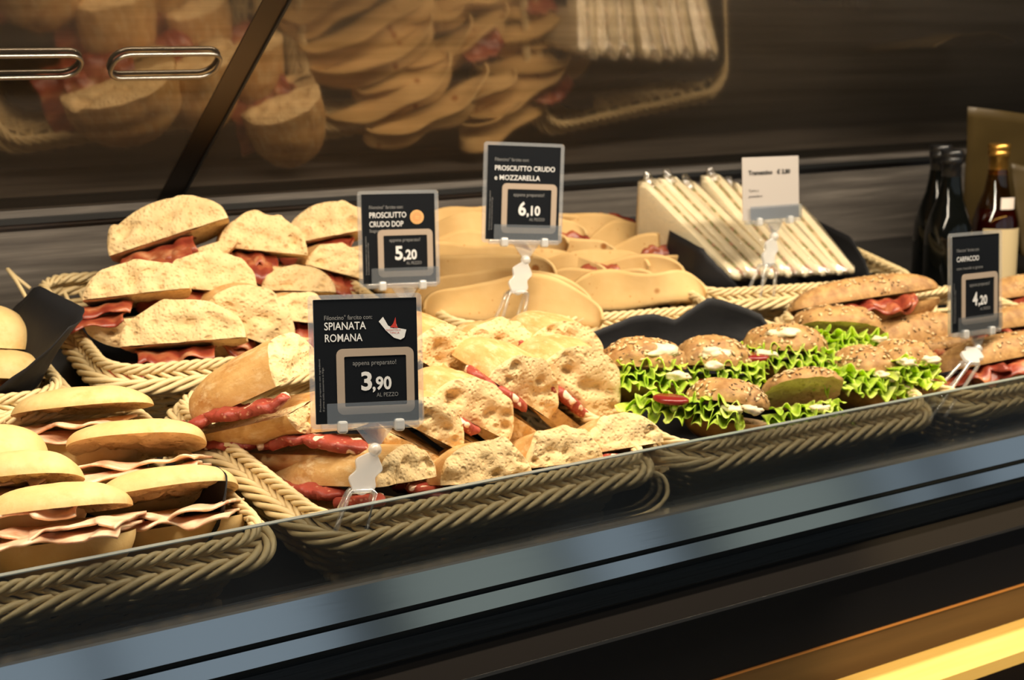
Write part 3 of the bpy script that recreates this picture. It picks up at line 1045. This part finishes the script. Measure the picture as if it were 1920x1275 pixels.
seeded_bun('seeded bun in the back middle with a white cheese dollop on its top', 1482, 680, .10, .105, .09, .034, .028, 0, 2, 8, 6, -.2, 1.5, ((-.3, 0),), ((-.45, -.015, .006),), 0, (-.05, 40))
seeded_bun('large seeded bun at the very back, lid lifted over a mound of lettuce', 1592, 668, .12, .125, .10, .034, .026, 8, 6, 8, 22, -.08, .9, ((.3, .014),), ((.34, -.006, .0),), .014)
seeded_bun('seeded bun on the right with ruffled lettuce and cheese spilling out left', 1650, 734, .025, .090, .085, .036, .028, 14, 10, 8, 12, -.30, 1.3, ((-.05, .010), (.1, .008)), (), .004, None, .026)
seeded_bun('seeded bun at the right end beside the long rolls, cheese and lettuce on top', 1724, 722, .005, .082, .08, .034, .030, 18, 14, 8, 14, -.15, .8, ((-.35, .014), (.05, .022)), ((.4, 0, -.02),), .010)

# ------------------------------------------------------------------ long seeded rolls with cured ham
seeded_roll('long seeded roll at the back below the triangle basket, ham curling out at its left', 1640, 574, .19, .215, .065, .032, .030, 14, -6, 8, 8, True, -.1)
seeded_roll('long seeded roll left of the 4,20 sign in the middle row', 1735, 650, .14, .150, .065, .036, .024, 12, -6, 8, 6, False)
seeded_roll('long seeded roll at the front right with dark red ham under its lid', 1905, 688, .02, .190, .07, .034, .022, 14, -8, 8, 7, True, -.2)
seeded_roll('seeded roll at the right picture edge behind the 4,20 sign, back row', 1955, 562, .19, .190, .065, .032, .028, 12, -6, 8, 6, True, -.1)
seeded_roll('seeded roll at the right picture edge below the back roll, second row', 1965, 622, .13, .190, .065, .034, .028, 12, -4, 8, 8, True, -.2)
seeded_roll('dark bottomed seeded roll showing between the last lettuce bun and the 4,20 sign base', 1750, 668, .11, .140, .06, .016, .018, 12, -8, 8, 4, True, -.2)


# ------------------------------------------------------------------ folded flatbreads
def flatbread(label, px, py, Y, Rad, lean, yaw, roll, open_=.012, ham=False, hs=0.):
    SEED[0] += 1
    s = SEED[0]
    t = thing('folded_flatbread', label, 'flatbread', view_mat(px, py, Y, yaw, roll, lean), 'folded flatbreads')
    mb = MB()

    def fn(u, v):
        q = v * 2 - 1
        x = -Rad * math.cos(math.pi * u)
        z = Rad * .42 * max(0, math.sin(math.pi * u)) ** .8 * abs(q)
        y = math.copysign(1, q) * (.0035 * min(1, abs(q) * 6) + open_ * abs(q) ** 1.5)
        y += .016 * nz(x * 14, z * 10, .3 if q > 0 else .9, s) * abs(q) + .006 * math.sin(x * 45 + s)
        z += .015 * nz(x * 14, 0, 1 if q > 0 else 2, s) * abs(q)
        return (x * (1 + .03 * nz(z * 20, 0, 0, s)), y, z)
    mb.grid(fn, 34, 20, 'flatbread')
    obj('flatbread_sheet', mb, t, solid=.0036)
    if ham:
        mb = MB()
        mb.grid(lambda u, v: (-Rad * .34 * math.cos(math.pi * u) + hs * Rad, .005 * nz(u * 9, v * 4, 0, s), Rad * (.17 + .41 * v) * (.75 + .25 * math.sin(math.pi * u)) + .006 * nz(u * 12, 0, 5, s)), 20, 8, 'cured_ham')
        obj('ham_slice', mb, t, solid=.0018)
    return t


FB = [  # px, py (fold), Y, radius, lean, yaw, roll, ham, hs, label
    (900, 452, .64, .105, 60, 12, -3, 0, 0, 'flatbread at the very back left, behind the 6,10 sign holder'),
    (1040, 452, .66, .085, 35, 12, 8, 0, 0, 'flatbread standing tallest at the back, its tip right of the 6,10 sign'),
    (850, 482, .62, .105, 58, 6, -8, 0, 0, 'flatbread in the back row against the right edge of the 5,20 sign'),
    (1090, 474, .62, .110, 62, 12, 2, 1, .5, 'flatbread in the back row right of the 6,10 sign post'),
    (1170, 492, .58, .100, 60, 20, -14, 1, -.1, 'flatbread at the back right with orange ham showing along its fold'),
    (930, 502, .58, .100, 60, 8, -6, 0, 0, 'narrow flatbread in the third row behind the clear ball joint'),
    (1020, 514, .55, .105, 62, 12, -2, 1, .4, 'flatbread in the middle with a scrap of red ham at its right'),
    (1180, 520, .53, .105, 58, 14, -10, 0, 0, 'flatbread in the middle right with a long smooth curved edge'),
    (880, 528, .52, .110, 58, 8, -2, 0, 0, 'flatbread in the middle left just right of the 5,20 sign base'),
    (1215, 538, .49, .085, 45, 18, -16, 1, .35, 'flatbread at the right end with a bright red ham patch inside its corner'),
    (1080, 545, .49, .105, 58, 12, -3, 0, 0, 'flatbread right of the clear clip in the second row'),
    (880, 556, .47, .110, 58, 8, -1, 0, 0, 'flatbread in the second row left behind the clear clip'),
    (1110, 562, .45, .085, 55, 12, -2, 1, .2, 'flatbread in the second row with dark ham peeking above the front one'),
    (1180, 585, .41, .108, 52, 14, -3, 0, 0, 'spotted flatbread at the front right of its basket by the rim'),
    (945, 588, .41, .115, 52, 8, 3, 0, 0, 'flatbread with a big brown scorch mark at the front left'),
    (975, 476, .63, .100, 60, 14, -6, 0, 0, 'flatbread in the back row just left of the 6,10 sign post'),
    (860, 512, .56, .100, 58, 10, -10, 0, 0, 'flatbread in the third row beside the 5,20 price frame'),
    (1225, 508, .55, .080, 56, 22, -16, 0, 0, 'small flatbread at the back right end curling upward'),
    (1000, 534, .51, .100, 58, 10, 4, 0, 0, 'flatbread in the middle row directly behind the clear ball joint arm'),
    (1150, 553, .47, .100, 54, 14, -8, 0, 0, 'flatbread in the second row right, above the spotted front one'),
    (960, 612, .38, .115, 50, 8, 4, 0, 0, 'flatbread lowest at the front, just above the salami sandwiches'),
]
for a in FB: flatbread(a[9], a[0], a[1] - 7, a[2], a[3], a[4] - 20, a[5], a[6], .017, a[7], a[8])


# ------------------------------------------------------------------ wrapped triangle sandwiches
def triangle(mb, x0, x1, D, H, mat, seed, inset=0., seg=6):
    c = Vector((D * .62, H * .36))
    pts = []
    cor = [Vector((0, 0)), Vector((D, 0)), Vector((D * 1.02, H))]
    for k in range(3):
        a, b = cor[k], cor[(k + 1) % 3]
        for q in range(seg): pts.append(a + (b - a) * (.06 + .88 * q / (seg - 1)))
    pts = [p + (p - c).normalized() * inset for p in pts]
    n = len(pts)
    nx = 4

    def fn(u, v):
        p = pts[round(u * n) % n]
        e = 1 - .04 * (abs(2 * v - 1) ** 4)
        q = c + (p - c) * (1 - .10 * abs(2 * v - 1) ** 3)
        return (x0 + (x1 - x0) * v + .0012 * nz(p.x * 40, p.y * 40, v * 3, seed), q.x + .0015 * nz(p.x * 50, v * 5, 0, seed), q.y + .0015 * nz(p.y * 50, v * 4, 3, seed))
    mb.grid(fn, n, nx, mat, True)
    o = [fn(i / n, 0) for i in range(n)]
    mb.add(o + [(x0 - .004, c.x, c.y)], [((i + 1) % n, i, n) for i in range(n)], mat)
    o = [fn(i / n, 1) for i in range(n)]
    mb.add(o + [(x1 + .004, c.x, c.y)], [(i, (i + 1) % n, n) for i in range(n)], mat)


def wrapped(label, px, py, Y, yaw, lean, th, D, H):
    SEED[0] += 1
    s = SEED[0]
    t = thing('wrapped_triangle_sandwich', label, 'sandwich', Matrix.Translation(at(px, py, Y)) @ Matrix.Rotation(R(yaw), 4, 'Z') @ Matrix.Rotation(R(lean), 4, 'Y') @ Matrix.Rotation(R(6), 4, 'X'), 'film wrapped triangle sandwiches')
    for k, (a, b) in enumerate(((-th / 2, -.004), (.004, th / 2))):
        mb = MB(); triangle(mb, a, b, D, H, 'soft_white_bread', s + k); obj('bread_slice', mb, t)
    mb = MB(); triangle(mb, -.004, .004, D, H, 'spread_filling', s + 5, -.001); obj('filling', mb, t)
    mb = MB(); triangle(mb, -th / 2 - .002, th / 2 + .002, D, H, 'cling_film', s + 7, .004, 10)
    tip = Vector((0, D * 1.02, H))
    mb.grid(lambda u, v: (tip.x + (.012 * (1 - v * .7) + .002) * math.cos(6.283 * u), tip.y - .012 + .008 * v + .010 * (1 - v * .6) * math.sin(6.283 * u), tip.z - .014 + .018 * v + .003 * nz(u * 4, v * 4, 0, s)), 12, 5, 'cling_film', True)
    obj('film_wrap', mb, t)
    return t


WR = ['leftmost film wrapped triangle sandwich, its pale bread side in full view',
      'film wrapped triangle sandwich second from the left',
      'film wrapped triangle sandwich third from the left, a dark patch showing near its middle',
      'film wrapped triangle sandwich whose tip rises highest beside the white card',
      'film wrapped triangle sandwich directly behind the clear clip of the white card',
      'film wrapped triangle sandwich second from the right below the white card',
      'rightmost film wrapped triangle sandwich beside the dark paper flap']
for k, lb in enumerate(WR):
    u = k / 6
    wrapped(lb, 1408 + 190 * u, 526 - 8 * u, .39, 19 - 18 * u + (k % 3 - 1) * 1.5, -4 + 3 * u, .041, .185, .122 + .012 * (k == 3) - .012 * u + .006 * (k == 1))


# ------------------------------------------------------------------ price signs
_tc = {}


def text_geo(s, bold=0., spacing=1.):
    key = (s, bold, spacing)
    if key not in _tc:
        cu = bpy.data.curves.new('t', 'FONT')
        cu.body = s
        cu.size = 1
        cu.offset = bold
        cu.space_character = spacing
        cu.resolution_u = 3
        o = bpy.data.objects.new('t', cu)
        COL.objects.link(o)
        dg = bpy.context.evaluated_depsgraph_get()
        me = o.evaluated_get(dg).to_mesh()
        vs = [v.co.copy() for v in me.vertices]
        fs = [tuple(p.vertices) for p in me.polygons]
        o.evaluated_get(dg).to_mesh_clear()
        bpy.data.objects.remove(o)
        bpy.data.curves.remove(cu)
        _tc[key] = (vs, fs)
    return _tc[key]


def put_text(mb, s, x, z, h, mat, bold=0., y=-.0008, fit=None, vertical=False):
    """text with its baseline start at (x, z) on the card face; h = capital height; fit = width"""
    vs, fs = text_geo(s, bold)
    k = h / .70
    kx = k
    if fit: kx = fit / (max(v.x for v in vs) - min(v.x for v in vs))
    if vertical: mb.add([(x - v.y * k, y, z + v.x * kx) for v in vs], fs, mat)
    else: mb.add([(x + v.x * kx, y, z + v.y * k) for v in vs], fs, mat)


def rr_poly(cx, cz, w, h, r, n=6):
    p = []
    for sx, sz, a0 in ((1, 1, 0), (-1, 1, 90), (-1, -1, 180), (1, -1, 270)):
        for k in range(n + 1):
            a = R(a0 + 90 * k / n)
            p.append((cx + sx * (w / 2 - r) + r * math.cos(a), cz + sz * (h / 2 - r) + r * math.sin(a)))
    return p


def flat_ring(mb, outer, inner, y0, y1, mat):
    n = len(outer)
    vs = [(a, y0, b) for a, b in outer] + [(a, y0, b) for a, b in inner] + [(a, y1, b) for a, b in outer] + [(a, y1, b) for a, b in inner]
    fs = []
    for i in range(n):
        j = (i + 1) % n
        fs += [(i, j, n + j, n + i), (2 * n + i, 3 * n + i, 3 * n + j, 2 * n + j), (i, 2 * n + i, 2 * n + j, j), (n + i, n + j, 3 * n + j, 3 * n + i)]
    mb.add(vs, fs, mat)


def slab(mb, poly, y0, y1, mat):
    n = len(poly)
    mb.add([(a, y0, b) for a, b in poly] + [(a, y1, b) for a, b in poly],
           [tuple(range(n))[::-1], tuple(range(n, 2 * n))] + [(i, (i + 1) % n, n + (i + 1) % n, n + i) for i in range(n)], mat)


def disc(cx, cz, r, n=28): return [(cx + r * math.cos(6.283 * k / n), cz + r * math.sin(6.283 * k / n)) for k in range(n)]


def price_sign(label, px, py, Y, wpx_m, h, yaw, roll, pitch, texts, price=None, post=(0, -.05, 0), emblem=None, card='black_card', frame=(.085, -.165, .75, .53), sleeve=True, name='price_sign'):
    """local origin = middle of the card; x right, z up; card faces -y"""
    w = wpx_m
    t = thing(name, label, 'sign', view_mat(px, py, Y, yaw, roll, pitch), 'price signs')
    mb = MB(); slab(mb, rr_poly(0, 0, w, h, .001), 0, .0008, card); cd = obj('card', mb, t, False)
    if sleeve:
        mb = MB()
        flat_ring(mb, rr_poly(0, 0, w + .009, h + .008, .004), rr_poly(0, 0, w - .0005, h - .0005, .001), -.0012, .002, 'clear_acrylic')
        obj('clear_sleeve', mb, t, False)
    for s, x, z, hh, mat, bold, fit, vert in texts:
        mb = MB()
        put_text(mb, s, x * w, z * h, hh, mat, bold, fit=fit * w if fit else None, vertical=vert)
        obj('small_print' if vert else 'price_lettering' if hh > .008 else 'title_lettering' if hh > .005 else 'caption_lettering', mb, cd, False)
    if price:
        fx, fz, fw, fh = frame
        fr = MB()
        flat_ring(fr, rr_poly(fx * w, fz * h, fw * w, fh * h, .006), rr_poly(fx * w, fz * h, fw * w - .014, fh * h - .014, .0012), -.0010, -.0001, 'tan_print')
        obj('price_frame', fr, cd, False)
    if emblem: emblem(cd, w, h)
    # holder: clear flap, hinge bar with lugs, neck, ball joint, arm and clip
    zb = -h / 2
    mb = MB(); slab(mb, rr_poly(.006, zb + .009, w * .92, .019, .001), -.0045, -.0033, 'flap_acrylic'); obj('holder_flap', mb, t, False)
    mb = MB()
    mb.box((.002, -.001, zb - .003), (w * .95, .007, .006), 'clear_acrylic')
    obj('hinge_bar', mb, t, False, bevel=.001)
    for sx in (-.25, .30):
        mb = MB(); mb.box((sx * w, -.002, zb - .003), (.009, .010, .011), 'milky_plastic'); obj('hinge_lug', mb, t, False, bevel=.002)
    inv = t.matrix_world.inverted()
    foot = inv @ at(*post)
    nk = Vector((.006, .001, zb - .006))
    mb = MB()
    slab(mb, [(nk.x - .017, nk.z + .001), (nk.x - .005, nk.z - .015), (nk.x + .005, nk.z - .015), (nk.x + .017, nk.z + .001)], -.0005, .0035, 'clear_acrylic')
    obj('neck', mb, t, False)
    j = nk + Vector((0, 0, -.019))
    mb = blob(.0062, 1, 'milky_plastic', (1, 1, 1)); mb.xf(Matrix.Translation(j)); obj('ball_joint', mb, t)
    d = foot - j
    L = d.length
    ax = d.normalized()
    sd = Vector((1, 0, 0)) - ax * ax.x
    sd.normalize()
    fr_ = sd.cross(ax)
    rot = Matrix((sd, fr_, ax)).transposed().to_4x4()
    mb = MB()
    a = min(L * .62, .042)
    # scalloped arm plate: the outline bulges at the socket and at the pivot
    outl = []
    for k in range(25):
        q = k / 24
        outl.append((.0035 + .0085 * math.sin(math.pi * min(1, q * 1.0)) ** .5 * (1 - .28 * math.cos(q * 12.6)), q * a))
    poly = [(x, z) for x, z in outl] + [(-x, z) for x, z in outl[::-1]]
    slab(mb, poly, -.0025, .0025, 'milky_plastic')
    mb.xf(Matrix.Translation(j + ax * .004) @ rot)
    obj('joint_arm', mb, t, False, bevel=.0008)
    # clip: inverted U of clear plastic that grips the rim
    mb = MB()
    c0 = j + ax * (a - .004)
    e = foot
    fwd = Vector((0, -1, 0))
    for yy in (-.006, .006):
        pts = [c0 + Vector((-.012, yy, -.004)), c0 + Vector((.012, yy, -.004))]
        p2 = [e + Vector((-.015, yy * 2.2, -.012)), e + Vector((.013, yy * 2.2, -.012))]
        mb.tube([p2[0], pts[0] - Vector((0, 0, .003)), pts[0] + Vector((.003, 0, 0)), pts[1] - Vector((.003, 0, 0)), pts[1] - Vector((0, 0, .003)), p2[1]], .0024, 'clear_acrylic', 6)
    for xx in (-.012, .012):
        mb.box(c0 + Vector((xx * .9, 0, -.006)), (.003, .013, .004), 'clear_acrylic')
    obj('rim_clip', mb, t, True)
    return t


def std_texts(title, sub, price, extra=()):
    big, small = price
    T = [('Filoncino° farcito con:', -.40, .335, .0040, 'grey_ink', 0, .46, False)]
    T += title
    T += [('appena preparato!', -.135, -.035, .0042, 'grey_ink', 0, .42, False), (big, -.065, -.235, .0158, 'white_ink', .03, .105, False),
          (',' + small, .05, -.235, .0112, 'white_ink', .03, .185, False), ('AL PEZZO', .09, -.295, .0036, 'grey_ink', 0, .21, False)]
    T += [('Prodotto preparato con ingredienti', -.445, -.40, .0016, 'grey_ink', 0, .50, True), ('di prima scelta conservare in frigo', -.415, -.40, .0016, 'grey_ink', 0, .42, True)]
    return T + list(extra)


def pizza_emblem(t, w, h):
    mb = MB()
    cx, cz = .26 * w, .245 * h
    out = [(-.0125, .0075), (-.0085, .0115), (-.004, .0035), (.001, .0008), (.0035, .0050), (.0045, .0012), (.0125, -.0005), (.0105, -.0075), (.007, -.0095), (.001, -.0075), (-.006, -.001)]
    mb.add([(cx + a, -.0009, cz + b) for a, b in out], [tuple(range(len(out)))[::-1]], 'white_ink')
    mb.add([(cx + a, -.0012, cz + b) for a, b in ((-.0025, .002), (.0005, .0052), (.0028, .0110), (.0035, .0035), (.005, .0012))], [(4, 3, 2, 1, 0)], 'red_ink')
    for k, (z, l) in enumerate(((-.0012, .013), (-.0038, .009))): put_text(mb, ('PAGNOTTELLA', 'TIPICA')[k], cx - .006 + .003 * k, cz + z, .0016, 'red_ink', 0, -.0012, l)
    obj('emblem', mb, t, False)


def dop_emblem(t, w, h):
    mb = MB()
    cx, cz = .25 * w, .235 * h
    slab(mb, disc(cx, cz, .0085), -.0010, -.0002, 'ochre_ink')
    slab(mb, disc(cx, cz, .0078), -.0012, -.0002, 'orange_ink')
    for k in range(14):
        a = 6.283 * k / 14
        slab(mb, disc(cx + .0064 * math.cos(a), cz + .0064 * math.sin(a), .0008, 6), -.0015, -.0009, 'ochre_ink')
    slab(mb, disc(cx, cz, .0050), -.0014, -.0009, 'orange_ink')
    for q in (-.0018, .0004): mb.box((cx, -.0016, cz + q), (.005, .0004, .0007), 'ochre_ink')
    obj('seal', mb, t, False)


price_sign('large black 3,90 price sign with white emblem beside SPIANATA ROMANA', 687, 676, -.02, .0935, .111, 15, 1.0, 8,
           std_texts([('SPIANATA', -.40, .255, .0068, 'white_ink', .010, .40, False), ('ROMANA', -.40, .160, .0068, 'white_ink', .010, .36, False)], None, ('3', '90')),
           True, (655, 965, -.035), pizza_emblem)
price_sign('black 5,20 price sign with a round orange seal beside PROSCIUTTO CRUDO DOP', 748, 447, .40, .0915, .107, 20, 1.0, 6,
           std_texts([('PROSCIUTTO', -.40, .235, .0066, 'white_ink', .010, .50, False), ('CRUDO DOP', -.40, .135, .0066, 'white_ink', .010, .46, False),
                      ('Stagionato 13 mesi', -.40, .075, .0036, 'grey_ink', 0, .38, False)], None, ('5', '20')),
           True, (735, 600, .36), dop_emblem)
price_sign('black 6,10 price sign reading PROSCIUTTO CRUDO e MOZZARELLA above the flatbreads', 981, 362, .36, .095, .115, 18, 3.5, 6,
           std_texts([('PROSCIUTTO CRUDO', -.40, .235, .0060, 'white_ink', .010, .82, False), ('e MOZZARELLA', -.40, .135, .0060, 'white_ink', .010, .62, False)], None, ('6', '10')),
           True, (957, 582, .345))
price_sign('narrow turned black 4,20 price sign reading CARPACCIO above the long seeded rolls', 1829, 530, .05, .0985, .120, 38, 2.0, 6,
           std_texts([('CARPACCIO', -.40, .235, .0062, 'white_ink', .010, .46, False), ('con rucola e grana', -.40, .150, .0036, 'grey_ink', 0, .54, False)], None, ('4', '20')),
           True, (1742, 762, -.035))
price_sign('white card reading Tramezzino standing before the wrapped triangle sandwiches', 1446, 352, .37, .118, .086, 40, 2.0, 6,
           [('Tramezzino', -.40, .22, .0060, 'dark_ink', .03, .42, False), ('€ 3,80', .10, .22, .0060, 'dark_ink', .03, .24, False), ('Tonno e', -.40, -.05, .0036, 'dark_ink', 0, .17, False), ('pomodoro', -.40, -.14, .0036, 'dark_ink', 0, .23, False)],
           None, (1425, 540, .355), None, 'white_card', sleeve=False)

# ------------------------------------------------------------------ bottles and gold paper at the right


def bottle(px, py_top, Y, kind, label):
    p = at(px, py_top, Y)
    base = shelf_z(Y)
    H = p.z - base
    t = thing('wine_bottle', label, 'bottle', Matrix.Translation((p.x, Y, base + .004)), 'wine bottles at the right end')
    r = .037
    body = [(0, 0), (r * .9, 0), (r, .004), (r, H * .44), (r * .97, H * .50), (r * .80, H * .59), (r * .55, H * .69), (.0165, H * .78), (.0145, H * .86), (.0145, H - .002)]
    mb = MB()
    mb.lathe(body, 'dark_bottle_glass' if kind == 'dark' else 'clear_bottle_glass')
    obj('bottle_glass', mb, t)
    mb = MB()
    f = 'black_foil' if kind == 'dark' else 'gold_foil'
    mb.lathe([(.0152, H * .80), (.0150, H - .022), (.0172, H - .021), (.0172, H - .012), (.0160, H - .011), (.0178, H - .009), (.0178, H - .001), (.016, H), (0, H)], f)
    obj('foil_capsule', mb, t)
    if kind != 'dark':
        mb = MB()
        mb.lathe([(0, .003), (r * .93, .003), (r * .96, H * .44), (r * .93, H * .50), (r * .80, H * .575), (0, H * .575)], 'amber_wine'); obj('wine', mb, t)
        mb = MB()
        mb.grid(lambda u, v: ((r + .0006) * math.cos(R(-170 + 160 * u)), (r + .0006) * math.sin(R(-170 + 160 * u)), H * (.12 + .34 * v)), 24, 4, 'bottle_label'); obj('bottle_label', mb, t)
        mb = MB()
        mb.grid(lambda u, v: ((r * .70 + .005) * math.cos(R(-128 + 50 * u)), (r * .70 + .005) * math.sin(R(-128 + 50 * u)), H * (.585 + .075 * v)), 10, 3, 'white_tag'); obj('neck_tag', mb, t)
    return t


bottle(1764, 276, .46, 'dark', 'dark wine bottle on the left, partly behind the other dark one')
bottle(1786, 286, .41, 'dark', 'dark wine bottle just left of the gold capped bottle, in front of its twin')
bottle(1874, 274, .42, 'amber', 'clear wine bottle with gold cap, cream label and red wine')


def paper_sheet(name, label, cs, bend, seed):
    mb = MB()
    a, b, c, d = [Vector(q) for q in cs]

    def fn(u, v):
        p = (a * (1 - u) + b * u) * (1 - v) + (d * (1 - u) + c * u) * v
        return p + Vector((0, bend * math.sin(math.pi * u) + .006 * nz(u * 4, v * 4, 0, seed), 0))
    mb.grid(fn, 14, 14, 'gold_paper')
    o = obj(name, mb, solid=.0012)
    tag(o, label, 'paper', 'gold wrapping papers')
    return o


paper_sheet('gold_wrapping_paper', 'brown gold paper standing behind the gold capped bottle',
            [at(1800, 470, .60), at(1990, 480, .60), at(1990, 225, .52), at(1815, 200, .52)], -.02, 2)
paper_sheet('gold_wrapping_paper', 'bright gold paper edge at the right picture edge beside the capped bottle',
            [at(1915, 480, .44), at(1990, 500, .44), at(1990, 330, .44), at(1893, 305, .46)], -.01, 3)
